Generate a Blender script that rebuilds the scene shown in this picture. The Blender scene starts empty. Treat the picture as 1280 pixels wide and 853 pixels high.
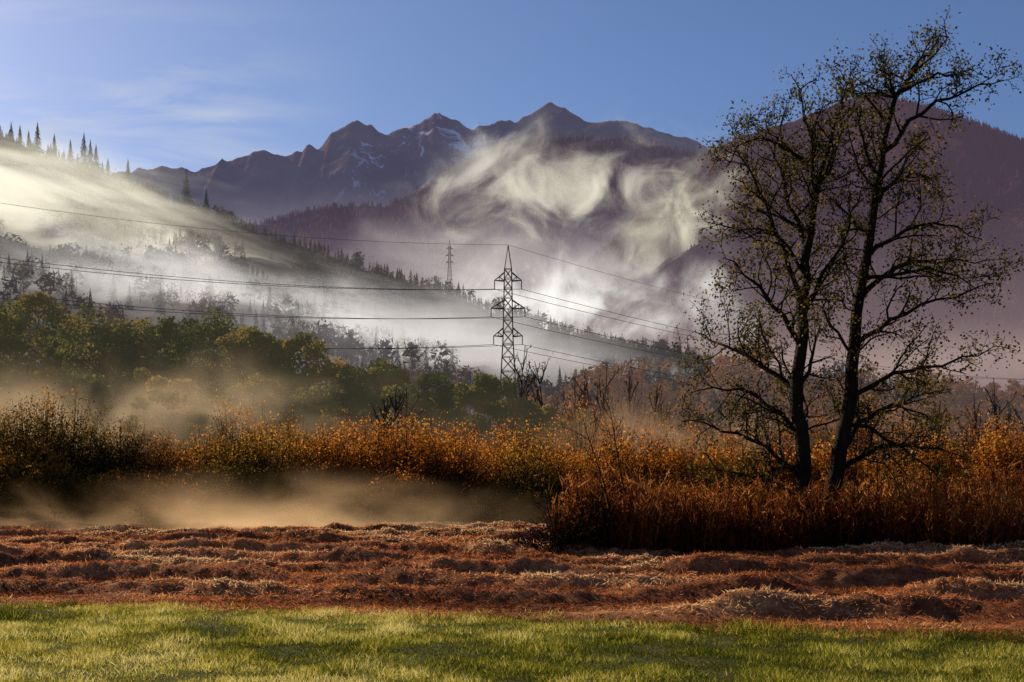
import bpy, math, numpy as np
from mathutils import Vector
rng=np.random.default_rng(7)
F=1600.0; HU=640.0; HV=590.0; CH=2.5
def W(u,v,d): return ((u-HU)/F*d, d, CH+(HV-v)/F*d)
SUN_AZ=math.radians(-42); SUN_EL=math.radians(24)
scene=bpy.context.scene
# ------------------------------------------------------------ noise
def _h(ix,iy,s):
    n=(ix.astype(np.int64)*374761393+iy.astype(np.int64)*668265263+s*1274126177)&0xffffffff
    n=((n^(n>>13))*1274126177)&0xffffffff
    n=n^(n>>16)
    return n/4294967295.0
def vn(x,y,s=0):
    x=np.asarray(x,float); y=np.asarray(y,float)
    ix=np.floor(x); iy=np.floor(y); fx=x-ix; fy=y-iy
    fx=fx*fx*(3-2*fx); fy=fy*fy*(3-2*fy)
    a=_h(ix,iy,s); b=_h(ix+1,iy,s); c=_h(ix,iy+1,s); d=_h(ix+1,iy+1,s)
    return (a*(1-fx)+b*fx)*(1-fy)+(c*(1-fx)+d*fx)*fy
def fbm(x,y,o=5,s=0,g=0.5):
    t=0;a=1;n=0
    for i in range(o):
        t=t+a*vn(x*2**i+i*17.3,y*2**i-i*9.1,s+i); n+=a; a*=g
    return t/n
def ridged(x,y,o=5,s=0):
    t=0;a=1;n=0
    for i in range(o):
        t=t+a*(1-np.abs(2*vn(x*2**i+i*7.7,y*2**i+i*3.1,s+i)-1)); n+=a; a*=0.5
    return t/n
# ------------------------------------------------------------ mesh helpers
def link(o,parent=None):
    scene.collection.objects.link(o)
    if parent is not None: o.parent=parent
    return o
def mkmesh(name,V,Fc,mat,var=None,smooth=False,parent=None):
    V=np.ascontiguousarray(V,dtype=np.float32).reshape(-1,3); Fc=np.ascontiguousarray(Fc,dtype=np.int32)
    m=bpy.data.meshes.new(name); k=Fc.shape[1]; nf=len(Fc)
    m.vertices.add(len(V)); m.vertices.foreach_set('co',V.ravel())
    m.loops.add(nf*k); m.loops.foreach_set('vertex_index',Fc.ravel())
    m.polygons.add(nf); m.polygons.foreach_set('loop_start',np.arange(0,nf*k,k,dtype=np.int32))
    m.polygons.foreach_set('loop_total',np.full(nf,k,dtype=np.int32))
    if smooth: m.polygons.foreach_set('use_smooth',np.ones(nf,dtype=bool))
    m.update(calc_edges=True)
    if var is not None:
        a=m.attributes.new('var','FLOAT','POINT'); a.data.foreach_set('value',np.ascontiguousarray(var,dtype=np.float32).ravel())
    m.materials.append(mat)
    return link(bpy.data.objects.new(name,m),parent)
def empty(name,loc=(0,0,0)):
    e=bpy.data.objects.new(name,None); e.empty_display_size=1
    return link(e)
def grid_faces(nx,ny):
    i=np.arange(nx-1)[None,:]; j=np.arange(ny-1)[:,None]; a=j*nx+i
    return np.stack([a,a+1,a+1+nx,a+nx],-1).reshape(-1,4)
def tubes(P,R,S=5):
    P=np.asarray(P,float); R=np.asarray(R,float); N,K,_=P.shape
    T=np.gradient(P,axis=1); T/=np.linalg.norm(T,axis=2,keepdims=True)+1e-9
    D=P[:,-1]-P[:,0]; ref=np.where(np.abs(D[:,2:3])>0.7*np.linalg.norm(D,axis=1,keepdims=True),np.array([[1.,0,0]]),np.array([[0,0,1.]]))
    ref=np.repeat(ref[:,None,:],K,1)
    A=np.cross(T,ref); A/=np.linalg.norm(A,axis=2,keepdims=True)+1e-9; B=np.cross(T,A)
    th=np.arange(S)/S*2*np.pi
    V=P[:,:,None,:]+R[:,:,None,None]*(A[:,:,None,:]*np.cos(th)[None,None,:,None]+B[:,:,None,:]*np.sin(th)[None,None,:,None])
    s=np.arange(S); s2=(s+1)%S; k=np.arange(K-1)[:,None]
    q=np.stack([k*S+s,k*S+s2,(k+1)*S+s2,(k+1)*S+s],-1).reshape(-1,4)
    Fq=(q[None]+(np.arange(N)*K*S)[:,None,None]).reshape(-1,4)
    return V.reshape(-1,3),Fq
class Acc:
    def __init__(s): s.V=[];s.F=[];s.A=[];s.n=0
    def add(s,V,Fc,var=None):
        V=V.reshape(-1,3); s.V.append(V); s.F.append(Fc+s.n); s.n+=len(V)
        s.A.append(np.zeros(len(V)) if var is None else np.asarray(var).ravel())
    def make(s,name,mat,smooth=False,parent=None):
        return mkmesh(name,np.concatenate(s.V),np.concatenate(s.F),mat,np.concatenate(s.A),smooth,parent)
def unit(n):
    d=rng.normal(size=(n,3)); return d/np.linalg.norm(d,axis=1,keepdims=True)
def leaves(P,size,var,asp=0.6):
    n=len(P); a=unit(n); b=np.cross(a,unit(n)); b/=np.linalg.norm(b,axis=1,keepdims=True)+1e-9
    s=(np.asarray(size)*np.ones(n))[:,None]
    V=np.stack([P-a*s*.5,P+b*s*.5*asp,P+a*s*.5,P-b*s*.5*asp],1)
    return V.reshape(-1,3),np.arange(n*4).reshape(-1,4),np.repeat(var,4)
def slivers(P,D,w,var):
    n=len(P); side=np.cross(D,unit(n)); side/=np.linalg.norm(side,axis=1,keepdims=True)+1e-9
    side=side*(np.asarray(w)*np.ones(n))[:,None]*.5
    V=np.stack([P-side,P+side,P+D],1)
    return V.reshape(-1,3),np.arange(n*3).reshape(-1,3),np.repeat(var,3)
# ------------------------------------------------------------ materials
def nt(name):
    m=bpy.data.materials.new(name); m.use_nodes=True; t=m.node_tree; t.nodes.clear()
    try: m.cycles.emission_sampling='NONE'
    except Exception as ex: print('es',ex)
    o=t.nodes.new('ShaderNodeOutputMaterial'); return m,t,o
def nd(t,ty,**k):
    n=t.nodes.new('ShaderNode'+ty)
    for a,b in k.items(): setattr(n,a,b)
    return n
def ramp(t,fac,stops):
    r=nd(t,'ValToRGB'); e=r.color_ramp.elements
    while len(e)<len(stops): e.new(0.5)
    for i,(p,c) in enumerate(stops): e[i].position=p; e[i].color=(*c,1)
    t.links.new(fac,r.inputs[0]); return r.outputs[0]
def math_(t,op,a,b=None,c=None,clamp=False):
    n=nd(t,'Math',operation=op,use_clamp=clamp)
    for i,x in enumerate((a,b,c)):
        if x is None: continue
        if isinstance(x,(int,float)): n.inputs[i].default_value=x
        else: t.links.new(x,n.inputs[i])
    return n.outputs[0]
def mixc(t,f,a,b):
    n=nd(t,'Mix',data_type='RGBA')
    for s,x in ((n.inputs[0],f),(n.inputs[6],a),(n.inputs[7],b)):
        if isinstance(x,(int,float)): s.default_value=x
        elif isinstance(x,tuple): s.default_value=(*x,1)
        else: t.links.new(x,s)
    return n.outputs[2]
def mrange(t,x,a,b,c=0.,d=1.,smooth=False):
    n=nd(t,'MapRange'); n.interpolation_type='SMOOTHSTEP' if smooth else 'LINEAR'
    t.links.new(x,n.inputs[0])
    for i,v in enumerate((a,b,c,d)): n.inputs[i+1].default_value=v
    return n.outputs[0]
def noise(t,vec,scale,detail=5,dist=0.,rough=.55,mapscale=None,loc=None):
    if mapscale or loc:
        mp=nd(t,'Mapping'); t.links.new(vec,mp.inputs[0]); mp.inputs['Scale'].default_value=mapscale or (1,1,1); mp.inputs['Location'].default_value=loc or (0,0,0); vec=mp.outputs[0]
    n=nd(t,'TexNoise'); t.links.new(vec,n.inputs['Vector']); n.inputs['Scale'].default_value=scale; n.inputs['Detail'].default_value=detail
    n.inputs['Distortion'].default_value=dist; n.inputs['Roughness'].default_value=rough
    return n.outputs[0]
def leafmat(name,stops,trans=.5,air=None,airglow_z=None):
    m,t,o=nt(name); a=nd(t,'Attribute',attribute_name='var'); c=ramp(t,a.outputs['Fac'],stops)
    d=nd(t,'BsdfDiffuse'); tr=nd(t,'BsdfTranslucent'); mx=nd(t,'MixShader'); mx.inputs[0].default_value=trans
    t.links.new(c,d.inputs[0]); t.links.new(c,tr.inputs[0]); t.links.new(d.outputs[0],mx.inputs[1]); t.links.new(tr.outputs[0],mx.inputs[2])
    last=mx.outputs[0]
    if air or airglow_z:
        e=nd(t,'Emission')  # distance haze painted in as a self-glow on the leaves
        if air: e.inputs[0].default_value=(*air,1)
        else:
            hi,lo,z0,z1=airglow_z; g=nd(t,'NewGeometry'); sp=nd(t,'SeparateXYZ'); t.links.new(g.outputs['Position'],sp.inputs[0])
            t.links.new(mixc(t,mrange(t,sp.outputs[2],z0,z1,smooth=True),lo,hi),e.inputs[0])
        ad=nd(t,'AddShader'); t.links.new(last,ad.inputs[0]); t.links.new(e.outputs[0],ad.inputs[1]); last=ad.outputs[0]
    t.links.new(last,o.inputs[0]); return m
def barkmat(name,c1,c2,sc=6):
    m,t,o=nt(name); g=nd(t,'NewGeometry'); n=noise(t,g.outputs['Position'],sc,8,mapscale=(1,1,.3))
    c=ramp(t,n,[(0.3,c1),(0.7,c2)]); b=nd(t,'BsdfPrincipled'); b.inputs['Roughness'].default_value=.9; b.inputs['Specular IOR Level'].default_value=.1; t.links.new(c,b.inputs['Base Color'])
    bp=nd(t,'Bump'); bp.inputs['Strength'].default_value=.8; bp.inputs['Distance'].default_value=.05; t.links.new(n,bp.inputs['Height']); t.links.new(bp.outputs[0],b.inputs['Normal'])
    t.links.new(b.outputs[0],o.inputs[0]); return m
def mountmat(name,c1,c2,hi,lo,z0,z1,nscale,snow=None,bump=20):
    m,t,o=nt(name); g=nd(t,'NewGeometry'); P=g.outputs['Position']; sp=nd(t,'SeparateXYZ'); t.links.new(P,sp.inputs[0])
    n=noise(t,P,nscale,8,rough=.65); n2=noise(t,P,nscale*.15,5,rough=.6)
    f=math_(t,'MULTIPLY',n,n2); c=ramp(t,f,[(0.14,c1),(0.36,c2)])
    if snow:
        ns=noise(t,P,snow[2],8,dist=.8,rough=.72,mapscale=(1,1,.35)); s=mrange(t,ns,.55,.60)
        zz=mrange(t,sp.outputs[2],snow[0],snow[1]); 
        xm=math_(t,'MULTIPLY',mrange(t,sp.outputs[0],snow[3],snow[3]+200),mrange(t,sp.outputs[0],snow[4],snow[4]+250,1.,0.))
        c=mixc(t,math_(t,'MULTIPLY',math_(t,'MULTIPLY',s,zz),xm),c,(.6,.62,.68))
    d=nd(t,'BsdfDiffuse'); t.links.new(c,d.inputs[0])
    bp=nd(t,'Bump'); bp.inputs['Strength'].default_value=1; bp.inputs['Distance'].default_value=bump; t.links.new(n,bp.inputs['Height']); t.links.new(bp.outputs[0],d.inputs['Normal'])
    h=mrange(t,sp.outputs[2],z0,z1,smooth=True); haze_glow=mixc(t,h,lo,hi)
    e=nd(t,'Emission'); t.links.new(haze_glow,e.inputs[0]); ad=nd(t,'AddShader')  # emission paints airlight haze onto the slopes, stronger low down
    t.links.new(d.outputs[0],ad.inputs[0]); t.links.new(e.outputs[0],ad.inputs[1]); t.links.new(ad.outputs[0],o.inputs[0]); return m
# ------------------------------------------------------------ world / sun / camera
w=bpy.data.worlds.new("World"); scene.world=w; w.use_nodes=True; t=w.node_tree; t.nodes.clear()
o=nd(t,'OutputWorld'); bg=nd(t,'Background'); sky=nd(t,'TexSky'); sky.sky_type='NISHITA'; sky.sun_disc=False
sky.sun_elevation=SUN_EL; sky.sun_rotation=SUN_AZ; sky.air_density=1.0; sky.dust_density=1.3; sky.ozone_density=4.0; sky.altitude=700
tc=nd(t,'TexCoord'); cn=noise(t,tc.outputs['Generated'],2.6,7,dist=1.2,mapscale=(1.4,1.4,9),loc=(.3,.1,.4))
sp=nd(t,'SeparateXYZ'); t.links.new(tc.outputs['Generated'],sp.inputs[0])
cm=math_(t,'MULTIPLY',mrange(t,cn,.42,.75),mrange(t,sp.outputs[0],-.10,-.28,smooth=True))
cm=math_(t,'MULTIPLY',cm,mrange(t,sp.outputs[2],.36,.25,smooth=True)); cm=math_(t,'MULTIPLY',cm,.85)
tint=nd(t,'Mix',data_type='RGBA',blend_type='MULTIPLY'); tint.inputs[0].default_value=1; t.links.new(sky.outputs[0],tint.inputs[6]); tint.inputs[7].default_value=(.88,.90,1.06,1)
t.links.new(mixc(t,cm,tint.outputs[2],(8,8.2,8.6)),bg.inputs[0]); bg.inputs[1].default_value=.085; t.links.new(bg.outputs[0],o.inputs[0])
sd=Vector((math.sin(SUN_AZ)*math.cos(SUN_EL),math.cos(SUN_AZ)*math.cos(SUN_EL),math.sin(SUN_EL)))
L=bpy.data.lights.new('sun','SUN'); L.energy=5.0; L.angle=math.radians(.5); L.color=(1,.80,.50)
lo=link(bpy.data.objects.new('sun',L)); lo.rotation_euler=(-sd).to_track_quat('-Z','Y').to_euler()
cd=bpy.data.cameras.new('camera'); cam=link(bpy.data.objects.new('camera',cd)); cam.location=(0,0,CH); cam.rotation_euler=(math.pi/2,0,0)
cd.lens=45; cd.sensor_width=36; cd.shift_y=(HV-426.5)/1280; cd.clip_end=40000; cd.clip_start=.1; scene.camera=cam
scene.view_settings.view_transform='Standard'; scene.view_settings.look='None'; scene.view_settings.exposure=0
# ------------------------------------------------------------ ground
def gedge(x,y): return 21.5-.275*np.clip(x,-30,30)+1.5*(fbm(x*.25,y*0+3,4,5)-.5)
def rowf(x,y):
    wv=y+.05*x+1.6*(fbm(x*.09,y*.07,3,11)-.5)*2
    return np.maximum(0,np.sin(wv*2*np.pi/3.1))**1.4
def gz(x,y):
    x=np.asarray(x,float); y=np.asarray(y,float)
    edge=gedge(x,y)
    hay=np.clip((y-edge)/2.5,0,1)*np.clip((60-y)/4,0,1)
    clump=.22+1.7*fbm(x*.45,y*.7,4,21)**1.6
    z=hay*(rowf(x,y)*.36*clump+.15*(fbm(x*1.5,y*1.5,4,31)-.5)+.15*(fbm(x*4.,y*4.,2,37)-.5))
    z+=(1-hay)*.06*(fbm(x*1.2,y*1.2,3,41)-.5)
    z*=np.clip((70-y)/8,0,1)
    return z
xs=np.concatenate([-np.geomspace(12000,46,26),np.linspace(-45,45,760),np.geomspace(46,12000,26)])
ys=np.concatenate([-np.geomspace(300,5,8),np.linspace(4,64,520),np.geomspace(66,14000,34)])
X,Y=np.meshgrid(xs,ys); Z=gz(X,Y)*(np.abs(X)<45.5)
m,t,o=nt('field'); g=nd(t,'NewGeometry'); P=g.outputs['Position']; sp=nd(t,'SeparateXYZ'); t.links.new(P,sp.inputs[0])
n1=noise(t,P,3,8,rough=.7); n2=noise(t,P,.35,4,mapscale=(.4,1,1)); n3=noise(t,P,14,6,rough=.7)
hay=ramp(t,math_(t,'ADD',math_(t,'MULTIPLY',n1,.55),math_(t,'MULTIPLY',n2,.45)),[(.38,(.07,.022,.009)),(.5,(.30,.10,.038)),(.64,(.60,.29,.12))])
gr=ramp(t,n3,[(.3,(.04,.05,.008)),(.7,(.15,.15,.03))])
ey=math_(t,'ADD',math_(t,'ADD',sp.outputs[1],math_(t,'MULTIPLY',sp.outputs[0],.275)),math_(t,'MULTIPLY',noise(t,P,.9,4),-1.6))
c=mixc(t,mrange(t,ey,20.3,21.2),gr,hay)
c=mixc(t,mrange(t,sp.outputs[1],62,75),c,(.05,.05,.02))
b=nd(t,'BsdfPrincipled'); b.inputs['Roughness'].default_value=.95; b.inputs['Specular IOR Level'].default_value=.15; t.links.new(c,b.inputs['Base Color'])
bp=nd(t,'Bump'); bp.inputs['Strength'].default_value=.9; bp.inputs['Distance'].default_value=.08; t.links.new(n3,bp.inputs['Height']); t.links.new(bp.outputs[0],b.inputs['Normal']); t.links.new(b.outputs[0],o.inputs[0])
mkmesh('ground',np.stack([X,Y,Z],-1),grid_faces(len(xs),len(ys)),m,smooth=True)
def fan(n,y0,y1,pad=1.18):
    y=np.sqrt(rng.random(n)*(y1**2-y0**2)+y0**2); x=(rng.random(n)*2-1)*y*.4*pad; return x,y
n=440000; x,y=fan(n,13.2,27); edge=gedge(x,y)+rng.normal(0,.4,n)
k=(y<edge)&(rng.random(n)<-.05+1.3*fbm(x*1.6,y*1.6,3,77)); x=x[k];y=y[k]; n=len(x)
tuft=fbm(x*1.6,y*1.6,4,61); tuft2=fbm(x*.35+4,y*.5,3,62); big=np.clip((fbm(x*.5+9,y*.5,2,99)-.68)*8,0,1)
hgt=(.02+.20*rng.random(n)*tuft**1.5)*(1+1.0*big)
D=np.stack([rng.normal(0,.5,n),rng.normal(0,.5,n),np.ones(n)],1)*hgt[:,None]
V,Fc,A=slivers(np.stack([x,y,gz(x,y)-.005],1),D,.008+.010*rng.random(n),np.clip((tuft2-.5)*1.1+(tuft-.5)*1.1+.44-.012*x+.2*rng.normal(0,1,n)-.3*big,0,1))
mkmesh('grass',V,Fc,leafmat('grass_blades',[(.1,(.05,.07,.008)),(.4,(.25,.25,.024)),(.65,(.54,.48,.070)),(1,(.88,.78,.32))],.5),A)
n=560000; x,y=fan(n,17,60,1.12)
k=(y>gedge(x,y)-.2+rng.normal(0,.5,n))&(rng.random(n)<.15+1.2*fbm(x*.6,y*1.2,3,88)); x=x[k];y=y[k];n=len(x)
D=np.stack([rng.normal(0,1,n),rng.normal(0,1,n),np.abs(rng.normal(.15,.5,n))],1); D/=np.linalg.norm(D,axis=1,keepdims=True); D*=(.04+.11*rng.random(n))[:,None]
pa=fbm(x*.30,(y+.07*x)*.9,4,14)
V,Fc,A=slivers(np.stack([x,y,gz(x,y)+.02*rng.random(n)],1),D,.010+.0004*y,np.clip((pa-.5)*2.0+.38+(rowf(x,y)-.35)*.30+np.clip(y-42,0,20)*.018*np.clip((4-x)/6,0,1)+rng.normal(0,.16,n),0,1))  # paler crests and far left, darker troughs: light and shade painted in
mkmesh('mown_hay',V,Fc,leafmat('hay_strands',[(.1,(.09,.024,.010)),(.4,(.44,.13,.045)),(.7,(.80,.34,.12)),(1,(.94,.70,.38))],.5),A)
# ------------------------------------------------------------ mountains
def ridge(pts,D,df,amp,fr,seed,p=1.15,jag=0.,wx=1.):
    pts=np.array(pts,float); px=(pts[:,0]-HU)/F*D; pz=CH+(HV-pts[:,1])/F*D
    def fz(x,y):
        yy=y+0*x; t=(yy-df)/(D-df)
        Zr=np.interp(x,px,pz)+jag*(ridged(x*fr*6,0*x+seed,4,seed)-.5)
        tt=np.clip(t,0,1); s=tt**p
        back=np.clip(1-(t-1)*1.6,0,1); 
        nz=amp*(ridged(x*fr*wx,yy*fr*.55,6,seed)-.55)*(4*tt*(1-tt)*.9+.06)
        return np.where(t<=1,Zr*s+nz,Zr*back+nz*.3)-2
    return fz
def mk_ridge(name,fz,x0,x1,y0,y1,nx,ny,mat):
    xs=np.linspace(x0,x1,nx); ys=np.linspace(y0,y1,ny); X,Y=np.meshgrid(xs,ys)
    mkmesh(name,np.stack([X,Y,fz(X,Y)],-1),grid_faces(nx,ny),mat,smooth=True)
back=ridge([(-600,260),(0,240),(150,217),(200,210),(245,216),(290,200),(330,187),(352,195),(378,192),(385,180),(398,186),(415,168),(430,155),(447,149),(462,156),(475,165),(490,166),(520,155),(543,141),(560,149),(592,163),(610,158),(628,149),(650,152),(670,137),(688,130),(705,139),(732,156),(780,155),(830,170),(880,180),(1000,200),(1400,240),(2200,300)],6500,4300,420,1/650.,3,1.1,44)
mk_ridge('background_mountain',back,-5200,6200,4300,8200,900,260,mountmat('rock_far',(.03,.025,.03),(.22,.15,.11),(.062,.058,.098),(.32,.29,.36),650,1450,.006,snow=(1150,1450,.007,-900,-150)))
MID_GLOW=((.058,.046,.072),(.28,.23,.27),250,850)
mid=ridge([(-800,470),(100,330),(250,295),(330,276),(400,263),(480,256),(540,226),(590,196),(630,178),(700,172),(780,176),(830,186),(890,200),(1000,240),(1200,280),(1800,330)],4200,2700,230,1/420.,9,1.15,22)
mk_ridge('forested_ridge',mid,-3600,3900,2700,5000,750,220,mountmat('forest_mid',(.012,.010,.014),(.09,.05,.035),*MID_GLOW,.012))
RIGHT_GLOW=((.062,.044,.066),(.22,.16,.17),10,450)
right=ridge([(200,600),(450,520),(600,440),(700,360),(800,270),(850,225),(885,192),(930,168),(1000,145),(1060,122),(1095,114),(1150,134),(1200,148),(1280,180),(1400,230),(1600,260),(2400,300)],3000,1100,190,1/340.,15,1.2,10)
mk_ridge('wooded_mountain',right,-900,3600,1100,3800,700,300,mountmat('forest_right',(.008,.006,.008),(.06,.030,.022),*RIGHT_GLOW,.02,bump=12))
left=ridge([(-1500,150),(-500,120),(-100,140),(0,165),(40,186),(100,212),(160,236),(230,257),(300,282),(380,308),(450,332),(520,354),(600,382),(700,417),(800,452),(900,482),(1100,530),(1400,565)],1000,330,42,1/140.,27,1.0,4)
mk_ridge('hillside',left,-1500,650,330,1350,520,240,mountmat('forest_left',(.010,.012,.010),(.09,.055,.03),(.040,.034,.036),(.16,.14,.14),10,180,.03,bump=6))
def conifer_tpl(tiers,nb,seed):
    r=np.random.default_rng(seed); V=[];Fc=[]
    for i in range(tiers):
        f=i/(tiers-1); z=.10+.86*f; rad=.20*(1-f)**.85+.012
        for j in range(nb):
            a=2*np.pi*(j+r.random()*.8)/nb+i; da=2.6/nb*(.5+.4*r.random()); rr=rad*(.6+.6*r.random()); q=len(V)
            V+= [(np.cos(a-da)*rr,np.sin(a-da)*rr,z-.05-.03*r.random()),(np.cos(a+da)*rr*.9,np.sin(a+da)*rr*.9,z-.05),(0,0,z+.9/tiers*.9)]; Fc.append((q,q+1,q+2))
    q=len(V); V+=[(-.012,0,0),(.012,0,0),(0,0,1),(0,-.012,0),(0,.012,0),(0,0,1)]; Fc+=[(q,q+1,q+2),(q+3,q+4,q+5)]
    return np.array(V),np.array(Fc)
def scatter(acc,tpl,x,y,z,h,wd=1.):
    V,Fc=tpl; n=len(x); a=rng.random(n)*6.28; c=np.cos(a)[:,None];s=np.sin(a)[:,None]; hh=h[:,None]; 
    w_=hh*wd
    VX=(V[:,0]*c-V[:,1]*s)*w_+x[:,None]; VY=(V[:,0]*s+V[:,1]*c)*w_+y[:,None]; VZ=V[:,2]*hh+z[:,None]-.3
    P=np.stack([VX,VY,VZ],-1).reshape(-1,3); Fa=(Fc[None]+(np.arange(n)*len(V))[:,None,None]).reshape(-1,3)
    acc.add(P,Fa,np.repeat(rng.random(n),len(V)))
def round_tpl(seed,nl=60):
    r=np.random.default_rng(seed); d=r.normal(size=(nl,3)); d/=np.linalg.norm(d,axis=1,keepdims=True); p=d*(.28*(r.random((nl,1))**.4))*np.array([1,1,1.35])+np.array([0,0,.6])
    a=r.normal(size=(nl,3))*.06; b=r.normal(size=(nl,3))*.06
    V=np.stack([p-a,p+b,p+a],1).reshape(-1,3); V=np.vstack([V,[(-.02,0,0),(.02,0,0),(0,0,.7)]])
    return V,np.arange(len(V)).reshape(-1,3)
T1=conifer_tpl(12,8,1); T2=conifer_tpl(10,7,2); T3=conifer_tpl(4,4,3); R1=round_tpl(1,60); R2=round_tpl(2,60)
acc=Acc()
n=8000; y=350+rng.random(n)**.8*750; x=-.75*y+rng.random(n)*(1.35*y); k=fbm(x*.012,y*.012,3,50)>.40; x=x[k];y=y[k]
z=left(x,y); kk=rng.random(len(x)); 
for i,(T,a0,a1,wd) in enumerate([(T1,0,.25,1),(T2,.25,.5,1.1),(R1,.5,.75,1.2),(R2,.75,1.01,1.3)]):
    s=(kk>=a0)&(kk<a1); scatter(acc,T,x[s],y[s],z[s],7+9*rng.random(s.sum()),wd)
n=700; x=(rng.random(n)*1000-600); y=975+rng.random(n)*50; scatter(acc,T2,x,y,left(x,y),5+7*rng.random(n),1.2)
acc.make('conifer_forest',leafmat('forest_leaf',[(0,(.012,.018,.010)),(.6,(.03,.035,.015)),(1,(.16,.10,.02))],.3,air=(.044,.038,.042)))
sm=leafmat('spruce_needles',[(0,(.010,.016,.010)),(1,(.02,.026,.014))],.2,air=(.026,.028,.038))
TT=[conifer_tpl(22,9,11+i) for i in range(4)]
for (u,vt,hm) in [(47,150,27),(36,172,18),(68,165,22),(88,172,22),(97,190,14),(105,163,29),(113,172,26),(120,178,22),(135,195,17),(160,196,22),(172,218,12),(233,208,24),(258,234,13),(14,150,16),(25,160,15),(80,185,12),(60,178,14),(128,200,10)]:
    d=960+rng.random()*50; x,yy,_=W(u,0,d); z0=float(left(np.array([x]),np.array([yy]))[0]); ht=max(hm, CH+(HV-vt)/F*d-z0)
    ht=min(ht,40)
    a=Acc(); scatter(a,TT[rng.integers(4)],np.array([x]),np.array([yy]),np.array([z0]),np.array([ht]),.85); a.make('spruce_tree',sm)
acc=Acc()
n=30000; y=1250+rng.random(n)*1800; x=-.1*y+rng.random(n)*.68*y; k=(right(x,y)>20)&(fbm(x*.006,y*.006,3,51)>.36); x=x[k];y=y[k]
scatter(acc,T3,x,y,right(x,y),8+9*rng.random(len(x)),1.7)
acc.make('mountain_forest',leafmat('forest_far',[(0,(.008,.006,.008)),(.7,(.040,.022,.016)),(1,(.16,.075,.025))],.2,airglow_z=RIGHT_GLOW))
acc=Acc(); n=14000; y=3300+rng.random(n)*950; x=-.25*y+rng.random(n)*.55*y; scatter(acc,T3,x,y,mid(x,y),12+10*rng.random(n),1.8)
acc.make('ridge_forest',leafmat('forest_far2',[(0,(.015,.012,.015)),(.7,(.07,.040,.028)),(1,(.34,.19,.06))],.2,airglow_z=MID_GLOW))
# ------------------------------------------------------------ branching trees
class Tree:
    def __init__(s): s.b={}; s.L=[]
    def tube(s,P,R):
        s.b.setdefault(len(P),[[],[]]); s.b[len(P)][0].append(P); s.b[len(P)][1].append(R)
    def path(s,p,d,L,n,wig,up):
        pts=[p]; 
        for i in range(n):
            d=d+rng.normal(0,wig,3); d[2]+=up; d/=np.linalg.norm(d); p=p+d*L/n; pts.append(p)
        return np.array(pts)
    def grow(s,P,r0,r1,lvl,maxl,dens,leafn,spread=.9,up=.10,ls=.35):
        K=len(P); s.tube(P,np.linspace(r0,r1,K))
        seg=np.linalg.norm(np.diff(P,axis=0),axis=1); Lt=seg.sum()
        if lvl>=maxl:
            nl=rng.poisson(leafn)
            if nl: 
                c=P[rng.integers(max(1,K//2),K,size=nl)]; s.L.append(c+rng.normal(0,ls*.5,(nl,3)))
            return
        n=max(2,int(Lt*dens[lvl]))
        for i in range(n):
            f=.22+.78*(i+rng.random())/n if lvl>0 else .15+.85*(i+rng.random())/n
            f=min(f,.995); q=f*(K-1); j=int(q); fr=q-j; p=P[j]*(1-fr)+P[j+1]*fr; T=(P[j+1]-P[j]); T=T/np.linalg.norm(T)
            sd_=rng.normal(size=3); sd_-=T*sd_.dot(T); sd_/=np.linalg.norm(sd_)
            d=T*(.55+.35*rng.random())+sd_*spread; d[2]+=.12; d/=np.linalg.norm(d)
            l=Lt*(.20+.28*rng.random())*(1.15-.6*f); l=min(l,2.6 if lvl==0 else 1.2); l=max(l,.25)
            rr=(r0+(r1-r0)*f)*(.45+.2*rng.random()); rr=min(rr,.045); 
            s.grow(s.path(p,d,l,4,.26,up),max(rr,.011),max(rr*.35,.006),lvl+1,maxl,dens,leafn,spread,up,ls)
    def build(s,name,bark,leaf,size,sides=5,var=(0,1)):
        e=empty(name); a=Acc()
        for K,(P,R) in s.b.items(): a.add(*tubes(np.array(P),np.array(R),sides))
        a.make('trunk_and_branches',bark,True,e)
        if s.L:
            P=np.concatenate(s.L); V,Fc,A=leaves(P,size*(.6+.8*rng.random(len(P))),var[0]+(var[1]-var[0])*rng.random(len(P)),.75)
            mkmesh('foliage',V,Fc,leaf,A,parent=e)
        return e
def smooth_path(pts,k):
    pts=np.array(pts,float)
    tt=np.linspace(0,len(pts)-1,k); out=[]
    for q in tt:
        i=min(int(q),len(pts)-2); f=q-i; p0=pts[max(i-1,0)];p1=pts[i];p2=pts[i+1];p3=pts[min(i+2,len(pts)-1)]
        out.append(.5*((2*p1)+(-p0+p2)*f+(2*p0-5*p1+4*p2-p3)*f*f+(-p0+3*p1-3*p2+p3)*f**3))
    return np.array(out)
bark=barkmat('alder_bark',(.006,.0045,.003),(.026,.018,.012))
aleaf=leafmat('alder_leaf',[(0,(.03,.028,.010)),(.6,(.10,.085,.018)),(1,(.28,.20,.035))],.55)
TD=40.
def limb3(uv,yoff0,yslope,K=9):
    out=[]; n=len(uv)
    for i,(u,v) in enumerate(uv):
        x,_,z=W(u,v,TD); out.append((x,TD+yoff0+yslope*i/(n-1),max(z,-.1)))
    P=smooth_path(out,K); P[1:-1]+=rng.normal(0,.06,(K-2,3)); return P
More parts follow.
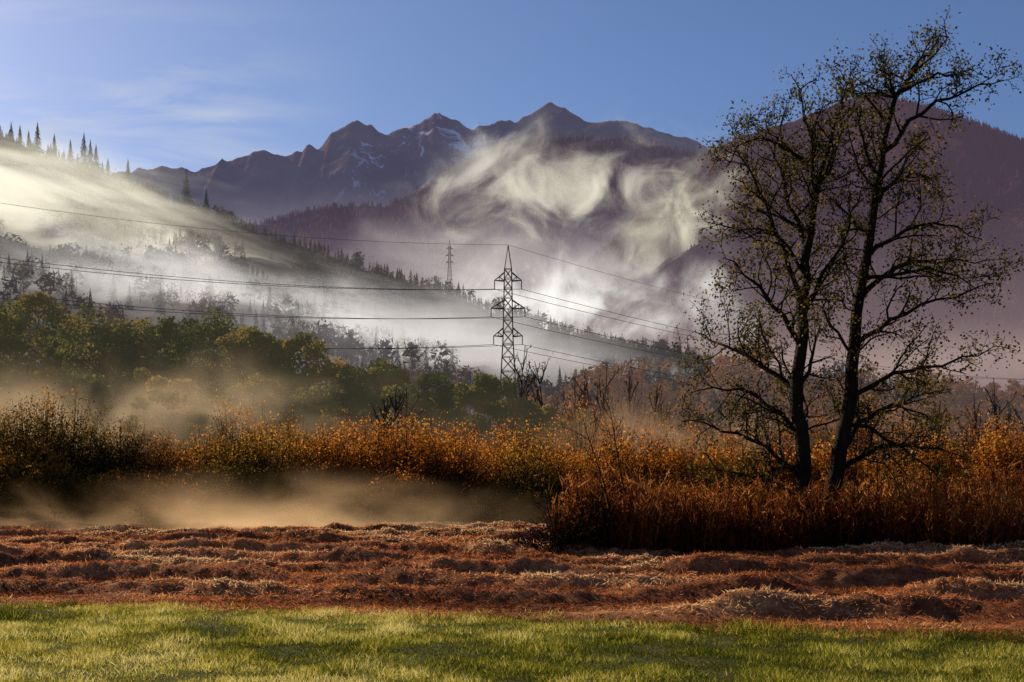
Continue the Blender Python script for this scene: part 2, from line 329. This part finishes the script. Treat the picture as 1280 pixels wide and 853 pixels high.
def alder(name,trunk,limbs,rb,seed,leafn):
    global rng; rng=np.random.default_rng(seed); T=Tree()
    P=limb3(trunk,0,0.,22); R=rb*np.linspace(1,.06,22)**1.0; R[0]*=1.4; R[1]*=1.1; T.tube(P,R)
    for i in range(9,22):
        for q in range(2):
            dd=rng.normal(size=3); dd[2]=abs(dd[2])*.6+.3; dd/=np.linalg.norm(dd)
            T.grow(T.path(P[i],dd,(.8+1.0*rng.random())*(1 if i<17 else .5),5,.2,.05),.026,.010,1,3,(2.,3.6,5),leafn,.9)
    for uv in limbs:
        ys=rng.normal(0,1.0)*1.6
        Lp=limb3(uv,0,ys,10); ln=np.linalg.norm(np.diff(Lp,axis=0),axis=1).sum()
        r=.024+.015*ln
        T.grow(Lp,r,.014,0,3,(2.9,3.5,5),leafn,.85,.05)
    for i in range(12):
        f=.3+.55*rng.random(); q=int(f*21); a=math.pi/2*(1 if i%2 else -1)+rng.normal(0,.5); d=np.array([math.cos(a),math.sin(a),.5])
        T.grow(T.path(P[q],d/np.linalg.norm(d),2.2+1.8*rng.random()*(1.2-f),9,.13,.04),.05,.014,0,3,(2.2,3.0,5),leafn*.8,.85,.05)
    return T.build(name,bark,aleaf,.088,5)
alder('alder_tree',[(1001,694),(1003,620),(1001,540),(1000,470),(1004,400),(1008,340),(1014,280),(1020,235),(1016,190),(1006,150),(1000,112)],
 [[(1004,385),(985,330),(962,275),(938,228),(912,182)],[(1010,310),(994,250),(984,180),(975,125)],[(1018,245),(1034,190),(1046,140),(1054,110)],
  [(1003,432),(970,402),(930,368),(884,346)],[(1002,500),(962,452),(922,424),(888,398)],[(1000,540),(962,502),(915,482),(873,487)],[(1000,600),(965,560),(915,533),(868,522)],
  [(1003,400),(1030,345),(1056,290),(1070,240)],[(1001,480),(1028,430),(1046,385)],[(1001,625),(965,603),(920,590),(882,565)],[(1008,345),(975,300),(950,290),(925,300)],[(1016,210),(980,180),(945,165),(915,200)],[(1001,560),(1025,520),(1040,470)],[(1000,580),(970,590),(935,610),(905,600)]],.29,101,9)
alder('alder_tree',[(1028,694),(1038,630),(1050,570),(1060,505),(1067,440),(1076,370),(1090,300),(1100,230),(1106,165),(1122,118),(1150,82),(1184,48)],
 [[(1105,190),(1150,142),(1196,124),(1240,112)],[(1108,155),(1086,115),(1062,95)],[(1124,116),(1160,98),(1196,95),(1215,82)],[(1099,250),(1132,222),(1166,200),(1196,218)],
  [(1086,320),(1130,290),(1178,280),(1222,300)],[(1077,370),(1130,332),(1192,318),(1262,312)],[(1068,432),(1110,402),(1160,380),(1218,362)],[(1060,500),(1110,470),(1160,462),(1216,440)],
  [(1053,560),(1100,522),(1150,502),(1206,522)],[(1048,590),(1100,562),(1160,556),(1222,575)],[(1102,230),(1072,192),(1054,150)],[(1090,295),(1062,255),(1042,222)],[(1066,450),(1036,402),(1026,352)],
  [(1120,118),(1114,90),(1122,65)],[(1056,530),(1090,540),(1130,570),(1160,600)],[(1140,90),(1158,68),(1166,56)],[(1080,350),(1120,345),(1160,350),(1195,372)]],.31,202,9)
def sapling(u,v,d,h,seed,lean=0,leafn=1.2,r=.03,name='sapling'):
    global rng; rng=np.random.default_rng(seed); T=Tree(); x,_,_=W(u,v,d)
    P=T.path(np.array([x,d,0.]),np.array([lean,0,1.]),h,10,.06,.05); T.grow(P,r,.009,0,2,(2.6,3),leafn,.7,.12,.4); return T.build(name,bark,aleaf,.08,4)
sapling(970,690,39,5.2,5,-.05); sapling(1063,690,39.5,6.5,6,.03); sapling(945,690,41,4.0,8,-.1); sapling(800,690,38,4.6,9,-.22,.4); sapling(775,690,37.2,4.2,10,-.2,.3); sapling(1095,690,40,4.,11,.1); sapling(700,690,37,2.8,12,-.3,.3)
# ------------------------------------------------------------ leafless mid-distance trees
greybark=barkmat('pale_bark',(.04,.032,.025),(.12,.09,.07),2)
gleaf=leafmat('autumn_leaf',[(0,(.08,.035,.010)),(.6,(.27,.11,.022)),(1,(.46,.21,.04))],.5,air=(.022,.014,.009))
def bare(u,vt,d,seed,leafn,name='bare_tree'):
    global rng; rng=np.random.default_rng(seed); T=Tree(); x,_,zt=W(u,vt,d); h=zt
    P=T.path(np.array([x,d,0.]),np.array([0,0,1.]),h,12,.05,.05); T.tube(P,np.linspace(.16,.03,13))
    for i in range(16):
        q=2+int(rng.random()*9); a=rng.random()*6.28; dd=np.array([math.cos(a)*.6,math.sin(a)*.6,.9]); dd/=np.linalg.norm(dd)
        T.grow(T.path(P[q],dd,h*.40*(1.2-q/13),7,.12,.09),.07,.025,0,2,(1.8,2.6),leafn,.6,.15,.5)
    T.b={K:(Pq,[np.maximum(r,.022) for r in Rq]) for K,(Pq,Rq) in T.b.items()}
    return T.build(name,greybark,gleaf,.16,3)
for i,(u,vt,d,lf) in enumerate([(655,432,120,.3),(690,450,112,1.),(722,466,105,1.6),(760,455,118,2),(790,465,125,3.0),(815,480,115,4.5),(840,505,100,3.5),(480,488,84,.1),(500,484,86,.1),(495,496,83,.2),(1245,472,95,.8),(1275,482,90,.9),(1215,492,100,1.5),(745,492,95,3.0),(1170,500,95,3),(910,500,92,3.5),(870,512,98,4),(1060,500,100,3),(705,470,100,2)]):
    bare(u,vt,d,300+i,lf)
rng=np.random.default_rng(56)
# ------------------------------------------------------------ broadleaf distant trees
def broad(accL,accT,u,vt,d,cv=.5,wf=.34,nl=8500,ls=.33):
    x,_,h=W(u,vt,d); y=d+rng.normal(0,3); wR=h*wf
    accT.add(*tubes(np.array([[[x,y,0],[x+rng.normal(0,.2),y,h*.35],[x+rng.normal(0,.3),y,h*.65]]]),np.array([[.2,.12,.03]]),5))
    nc=46; th=rng.random(nc)*6.28; zz=rng.random(nc)**.8; rad=wR*np.sqrt(np.clip(1-(zz*1.0-.38)**2/.42,0.02,1))*(.35+.65*rng.random(nc)**.5)
    C=np.stack([x+np.cos(th)*rad,y+np.sin(th)*rad,h*(.12+.82*zz)],1); cr=h*(.045+.06*rng.random(nc))
    idx=rng.integers(0,nc,nl); dd=unit(nl); P=C[idx]+dd*(cr[idx]*rng.random(nl)**.4)[:,None]*np.array([1,1,.8])
    hv=np.clip(cv+rng.normal(0,.12,nc),0,1)
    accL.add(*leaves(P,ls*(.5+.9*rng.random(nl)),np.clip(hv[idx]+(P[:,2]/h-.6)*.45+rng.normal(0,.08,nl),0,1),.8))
bl=[(0,(.010,.020,.010)),(.35,(.038,.060,.015)),(.6,(.13,.13,.028)),(1,(.36,.22,.04))]
accL=Acc(); accT=Acc()
for (u,vt) in [(-60,385),(-22,372),(12,384),(50,370),(88,380),(118,402),(152,388),(186,414),(215,392),(250,384),(292,398),(322,404),(352,424),(384,424),(415,438),(448,446),(478,446),(-95,385),(-135,390)]:
    broad(accL,accT,u,vt+rng.normal(0,5),106+rng.random()*14,.26+.32*rng.random(),.25+.08*rng.random())
for (u,vt) in [(505,476),(540,466),(580,472),(612,470),(645,492),(680,504),(725,512),(180,462),(285,468),(60,455),(0,450),(385,480),(440,484),(120,468),(235,478),(335,472)]:
    broad(accL,accT,u,vt,94+rng.random()*10,.28+.4*rng.random(),.36,6000)
accT.make('distant_tree_trunks',greybark)
accL.make('distant_trees',leafmat('broadleaf',bl,.5,air=(.025,.023,.016)))
accL=Acc(); accT=Acc()
for u in range(680,1420,30):
    broad(accL,accT,u+rng.normal(0,9),472+rng.normal(0,14),230+rng.random()*80,.5+.4*rng.random(),.40,1800,.8)
accT.make('valley_tree_trunks',greybark)
accL.make('valley_trees',leafmat('broadleaf_haze_glow',[(0,(.01,.012,.008)),(.5,(.07,.042,.015)),(1,(.24,.10,.022))],.4,air=(.068,.050,.046)))
# ------------------------------------------------------------ bushes
def bushes(name,lst,mat,stem,ls,nst,npl,jit=.2):
    aL=Acc();aS=Acc()
    for (cx,cy,r,h,cv) in lst:
        n=nst; th=rng.random(n)*6.28; s=rng.random(n)**.5; lob=1+.25*np.sin(th*3+rng.random()*6)+.12*np.sin(th*7+rng.random()*6)
        S=np.stack([cx+.3*r*s*np.cos(th),cy+.3*r*s*np.sin(th),np.zeros(n)],1)
        E=np.stack([cx+r*s*np.cos(th)*lob,cy+r*s*np.sin(th)*lob,h*np.sqrt(1.02-.97*s*s)*(.62+.38*rng.random(n)**.6)*(.85+.15*lob)],1)
        E[:,2]=E[:,2]*np.where(rng.random(n)<.05,1.12,1)
        C=S*.5+E*.5; C[:,2]=E[:,2]*.8; C[:,:2]=S[:,:2]*.7+E[:,:2]*.3
        bz=lambda t:(1-t)**2*S[:,None]+2*t*(1-t)*C[:,None]+t*t*E[:,None]
        t4=np.array([0,.35,.7,1.])[None,:,None]; aS.add(*tubes(bz(t4),np.tile(np.array([.020,.014,.010,.005]),(n,1)),3))
        tl=.12+.90*rng.random((n,npl,1))**.85; P=bz(tl)+rng.normal(0,jit,(n,npl,3))*(h/5)
        P[...,2]=np.maximum(P[...,2],.05)
        sv=np.clip(cv+rng.normal(0,.13,n),0,1)[:,None]+ (tl[...,0]-.7)*.45+(P[...,2]/h-.65)*.6  # leaf colour warms upward: sunlit tips painted into the tone
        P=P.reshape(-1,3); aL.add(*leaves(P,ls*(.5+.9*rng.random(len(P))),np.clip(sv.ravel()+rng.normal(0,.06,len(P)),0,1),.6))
    e=empty(name); aS.make('stems',stem,parent=e); aL.make('foliage',mat,parent=e); return e
bmat=leafmat('bush_leaf',[(0,(.028,.015,.006)),(.35,(.090,.042,.012)),(.6,(.28,.095,.017)),(.8,(.56,.19,.025)),(1,(.74,.36,.055))],.62)
omat=leafmat('olive_leaf',[(0,(.020,.017,.007)),(.35,(.070,.052,.013)),(.6,(.21,.13,.022)),(.8,(.44,.20,.03)),(1,(.64,.34,.05))],.6)
prof=np.array([(-200,505),(0,505),(60,500),(110,508),(160,526),(200,552),(235,568),(270,545),(320,530),(370,545),(420,534),(450,522),(500,548),(560,520),(610,530),(660,546),(720,560),(780,560),(850,552),(950,552),(1100,560),(1200,545),(1280,540),(1500,540)])
lst=[]
for u in np.arange(-180,740,30):
    d=60+rng.normal(0,1.2)+(4 if u>330 else 0); vt=np.interp(u,prof[:,0],prof[:,1])+rng.normal(0,9); x,_,h=W(u,vt,d); lst.append((x,d,2.1+rng.random()*1.4,h,.24+.26*rng.random()+(.14 if u>300 else 0)))
    if rng.random()<.8: lst.append((x+rng.normal(0,.6),d-2.4-rng.random(),1.6+rng.random(),h*(.35+.35*rng.random()),.15+.45*rng.random()))
lst2=[q for q in lst if vn(q[0]*.37,q[1]*.1,5)>.62]; lst1=[q for q in lst if q not in lst2]
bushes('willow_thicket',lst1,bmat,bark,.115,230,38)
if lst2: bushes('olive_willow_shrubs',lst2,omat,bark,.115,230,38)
lst=[]
for u in np.arange(700,1500,28):
    d=66+rng.random()*8; vt=np.interp(u,prof[:,0],prof[:,1])+rng.normal(0,10); x,_,h=W(u,vt,d); lst.append((x,d,1.8+rng.random()*1.4,h,.38+.3*rng.random()))
for u in np.arange(200,1300,44):
    d=78+rng.random()*10; x,_,h=W(u,516+rng.normal(0,11),d); lst.append((x,d,2.2+rng.random()*1.6,h,.34+.4*rng.random()))
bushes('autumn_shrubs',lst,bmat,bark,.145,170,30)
# ------------------------------------------------------------ reeds
n=15000; x=.6+rng.random(n)*27; y=36.6+rng.random(n)*8
k=(x>1.2+1.3*(y-36.6)*.12+.6*rng.random(n))&(y>36.3+1.6*fbm(x*.5,y*0,3,3))&(rng.random(n)<.3+1.0*fbm(x*.8,y*.8,3,19)); x=x[k];y=y[k];n=len(x)
hm=np.interp(x,[1,2,3.5,6,8,12,16,28],[1.4,2.1,2.5,2.0,2.0,2.1,2.4,2.6]); h=hm*(.5+.55*rng.random(n))*(.65+.7*fbm(x*.9,y*.9,3,66))
ln=rng.normal(0,.15,(n,2)); ln[:,0]-=np.where(x<3,.22,0)
S=np.stack([x,y,0*x],1); E=np.stack([x+ln[:,0]*h,y+ln[:,1]*h,h],1); M=(S+E)/2; M[:,:2]-=ln*h[:,None]*.2
a=Acc(); cv=np.clip(-.08+.9*fbm(x*.5,y*.5,3,71)+rng.normal(0,.15,n),0,1)
V,Fc=tubes(np.stack([S,M,E],1),np.tile([.011,.009,.005],(n,1)),3); a.add(V,Fc,np.repeat(cv*.8,9)); e=empty('reed_bed'); 
rm=leafmat('reed_leaf',[(0,(.03,.012,.007)),(.4,(.14,.04,.014)),(.7,(.40,.115,.025)),(1,(.70,.38,.12))],.58)
a.make('stems',rm,parent=e)
nl=6; tt=.2+.75*rng.random((n,nl,1)); Pb=(S[:,None]*(1-tt)+E[:,None]*tt).reshape(-1,3); N2=len(Pb)
D=np.stack([rng.normal(0,.6,N2),rng.normal(0,.6,N2),.75+0*rng.random(N2)],1); D/=np.linalg.norm(D,axis=1,keepdims=True); D*=(.2+.35*rng.random(N2))[:,None]
V,Fc,A=slivers(Pb,D,.032,np.clip(np.repeat(cv,nl)+(tt.ravel()-.5)*.6+rng.normal(0,.08,N2),0,1)); mkmesh('leaves',V,Fc,rm,A,parent=e)  # leaves paler up the stem: lit tops and dark base painted in
k=rng.random(n)<.3; Pp=(E[k][:,None]+np.stack([rng.normal(0,.03,(k.sum(),9)),rng.normal(0,.03,(k.sum(),9)),-.28*rng.random((k.sum(),9))],-1)).reshape(-1,3)
V,Fc,A=leaves(Pp,.09,np.clip(rng.normal(.75,.15,len(Pp)),0,1),.4); mkmesh('plumes',V,Fc,rm,A,parent=e)
lst=[]
for u,hh,d in [(735,2.4,38),(762,2.9,39),(698,1.5,37.5),(850,2.3,39.5),(880,2.6,42),(930,2.2,41),(990,1.9,42),(1050,2.0,42),(1120,2.2,42),(1180,2.4,42),(1240,2.6,43),(1290,3.0,43),(840,2.6,44),(1350,3.1,45)]:
    x,_,_=W(u,0,d); lst.append((x,d,1.1+.6*rng.random(),hh,.18+.3*rng.random()))
umat=leafmat('undergrowth_leaf',[(0,(.014,.010,.005)),(.35,(.05,.024,.010)),(.6,(.18,.06,.016)),(.8,(.38,.12,.02)),(1,(.56,.27,.06))],.5)
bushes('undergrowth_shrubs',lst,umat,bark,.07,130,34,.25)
# ------------------------------------------------------------ pylons
steel,t,o=nt('galvanised_steel'); b=nd(t,'BsdfPrincipled'); g=nd(t,'NewGeometry'); c=ramp(t,noise(t,g.outputs['Position'],3,3),[(.3,(.05,.05,.055)),(.7,(.11,.11,.115))]); t.links.new(c,b.inputs['Base Color']); b.inputs['Metallic'].default_value=.3; b.inputs['Roughness'].default_value=.6; t.links.new(b.outputs[0],o.inputs[0])
def pylon(x0,y0,z0,H,th=.075):
    a=Acc(); hw=lambda f: np.interp(f,[0,.32,.62,.9,1],[3.3,1.55,.85,.62,.06])*H/42.
    def mem(p,q,r=th): a.add(*tubes(np.array([[p,q]],float)+np.array([x0,y0,z0]),np.full((1,2),r),4))
    lv=[0,.10,.19,.27,.34,.41,.475,.535,.59,.64,.69,.735,.78,.82,.86,.90]
    cs=[(-1,-1),(1,-1),(1,1),(-1,1)]
    for i in range(len(lv)-1):
        w0,w1,z_0,z_1=hw(lv[i]),hw(lv[i+1]),lv[i]*H,lv[i+1]*H
        for j in range(4):
            A,B=cs[j],cs[(j+1)%4]
            mem((A[0]*w0,A[1]*w0,z_0),(A[0]*w1,A[1]*w1,z_1),th*1.35)
            mem((A[0]*w0,A[1]*w0,z_0),(B[0]*w1,B[1]*w1,z_1),th*.7); mem((B[0]*w0,B[1]*w0,z_0),(A[0]*w1,A[1]*w1,z_1),th*.7)
            mem((A[0]*w1,A[1]*w1,z_1),(B[0]*w1,B[1]*w1,z_1),th*.7)
    for A in cs: mem((A[0]*hw(.9),A[1]*hw(.9),.9*H),(0,0,H),th*1.1)
    tips=[]
    for f,hl in ((.62,2.5),(.735,2.95),(.85,2.35)):
        hl*=H/42.; z=f*H; w_=hw(f)
        for s in (-1,1):
            tip=(s*hl,0,z+.1)
            for yy in (-w_,w_):
                mem((s*w_,yy,z),tip,th); mem((s*w_,yy,z+.035*H),tip,th)
                mem((s*(w_+hl)/2,yy/2,z+.05),(s*(w_+hl)/2,yy/2,z+.0175*H),th*.6)
                mem((s*w_,yy,z),(s*(w_+hl)/2,yy/2,z+.0175*H),th*.6)
            zz=np.linspace(0,-1.5*H/42,13); R=np.where(np.arange(13)%2,.13,.05)
            a.add(*tubes(np.array([[[tip[0],0,tip[2]+q] for q in zz]])+np.array([x0,y0,z0]),R[None]*1.,6))
            tips.append((x0+tip[0],y0,z0+tip[2]-1.5*H/42))
    tips.append((x0,y0,z0+H))
    a.make('electricity_pylon',steel); return tips
x,yy,_=W(635,0,225); TP=pylon(x,yy,0,42.4)
x2,y2,_=W(562,0,985); z2=float(left(np.array([x2]),np.array([y2]))[0]); pylon(x2,y2,z2-2,46,.09)
TL=pylon(-124,170,0,49); TR=pylon(200,430,0,42)
a=Acc()
for i in range(7):
    for T_ in (TL,TR):
        p=np.array(TP[i]); q=np.array(T_[i]); tt=np.linspace(0,1,40)[:,None]; P=p*(1-tt)+q*tt; P[:,2]-=(4. if T_ is TL else 6.)*4*(tt*(1-tt))[:,0]
        a.add(*tubes(P[None],np.full((1,40),.042 if i<6 else .028),4))
a.make('power_lines',steel)
# ------------------------------------------------------------ mist volumes
def mist(name,u,v,d,ru,rv,rd,tilt,dens,nsize,col,em,lo_=.40,hi_=.68,stretch=(1,1,1),seed=0,edge=.20,det=5,step=1.6,dist=.6,rough=.6,pw=.7):
    x,y,z=W(u,v,d); s=(ru/F*d,rd,rv/F*d)
    bpy.ops.mesh.primitive_ico_sphere_add(subdivisions=4,radius=1,location=(x,y,z)); ob=bpy.context.active_object; ob.name=name; ob.data.name=name
    ob.scale=s; ob.rotation_euler=(0,math.radians(tilt),0)
    m,t,o=nt(name+'_glow_vapour'); tc=nd(t,'TexCoord'); O=tc.outputs['Object']
    ln=nd(t,'VectorMath',operation='LENGTH'); t.links.new(O,ln.inputs[0]); f=mrange(t,ln.outputs['Value'],1.0,.1,0.,1.)
    n=noise(t,O,1.,det,dist=dist,rough=rough,mapscale=tuple(s[i]/nsize/stretch[i] for i in range(3)),loc=(seed*3.7,seed*1.3,seed*5.1))
    q=mrange(t,math_(t,'ADD',n,math_(t,'MULTIPLY',math_(t,'SUBTRACT',f,1.),edge)),lo_,hi_,smooth=True); de=math_(t,'MULTIPLY',math_(t,'MULTIPLY',math_(t,'POWER',f,pw),q),dens)
    e=nd(t,'Emission'); e.inputs[0].default_value=(*col,1); t.links.new(math_(t,'MULTIPLY',de,em),e.inputs[1])  # mist glows by itself, standing in for scattered sunlight
    vs=nd(t,'VolumeAbsorption'); vs.inputs['Color'].default_value=(0,0,0,1); t.links.new(de,vs.inputs['Density'])
    ad=nd(t,'AddShader'); t.links.new(vs.outputs[0],ad.inputs[0]); t.links.new(e.outputs[0],ad.inputs[1]); t.links.new(ad.outputs[0],o.inputs['Volume'])
    try: m.cycles.volume_step_rate=step
    except Exception as ex: print('step',ex)
    ob.data.materials.append(m); return ob
Wm=(1,.93,.73); Wc=(1,.95,.89)
mist('mist_bank',40,262,800,430,110,100,14,.070,65,Wm,1.25,.40,.66,stretch=(2.6,1,.6),seed=1,edge=.15,rough=.66)
mist('mist_bank',230,374,640,560,92,90,9,.065,50,Wc,1.1,.39,.66,stretch=(2.6,1,.6),seed=2,edge=.15,rough=.66)
mist('mist_bank',580,425,560,440,70,80,6,.040,50,(1,.94,.90),.92,.37,.68,stretch=(2.2,1,.7),seed=3)
mist('mist_cloud',700,240,2500,280,115,190,-6,.0170,120,(1,.94,.75),1.1,.42,.69,stretch=(1.1,1,1),seed=4,dist=1.2,rough=.70,det=6,step=1.)
mist('mist_cloud',850,270,2300,170,115,160,-45,.0180,100,(1,.94,.71),1.15,.42,.69,stretch=(1.1,1,1),seed=24,dist=1.2,rough=.70,det=6,step=1.)
mist('mist_cloud',600,215,2600,150,60,160,-35,.0130,100,(1,.95,.82),.95,.40,.68,stretch=(1.4,1,.8),seed=31,dist=1.,rough=.66)
mist('mist_cloud',660,335,2000,360,95,180,4,.0100,140,(1,.93,.86),.85,.34,.70,stretch=(1.4,1,1),seed=15,dist=1.)
mist('mist_cloud',745,385,1050,290,95,110,4,.055,55,(1,.97,.91),1.15,.39,.66,stretch=(1,1,1.4),seed=5,dist=1.3,rough=.70,det=6,step=1.1)
mist('mist_bank',1050,455,900,500,65,100,0,.013,90,(.98,.73,.62),.58,.25,.7,stretch=(2.5,1,.7),seed=35)
mist('ground_mist',170,520,86,450,95,8,0,.24,4.5,(1,.68,.38),.80,.37,.68,stretch=(1.4,1,1.2),seed=7,edge=.16,pw=1.)
mist('ground_mist',760,552,84,500,80,6,0,.17,4.5,(1,.60,.32),.55,.36,.68,stretch=(1.4,1,1.1),seed=9,edge=.16,pw=1.)
mist('ground_mist',340,680,53,440,110,5.5,0,.50,2.2,(1,.60,.28),1.15,.37,.68,stretch=(2.,1,1.1),seed=8,edge=.10,pw=1.7)
mist('ground_mist',20,676,54,360,84,5,0,.36,2.2,(1,.58,.26),1.0,.38,.70,stretch=(2.,1,1.),seed=18,edge=.12,pw=1.6)
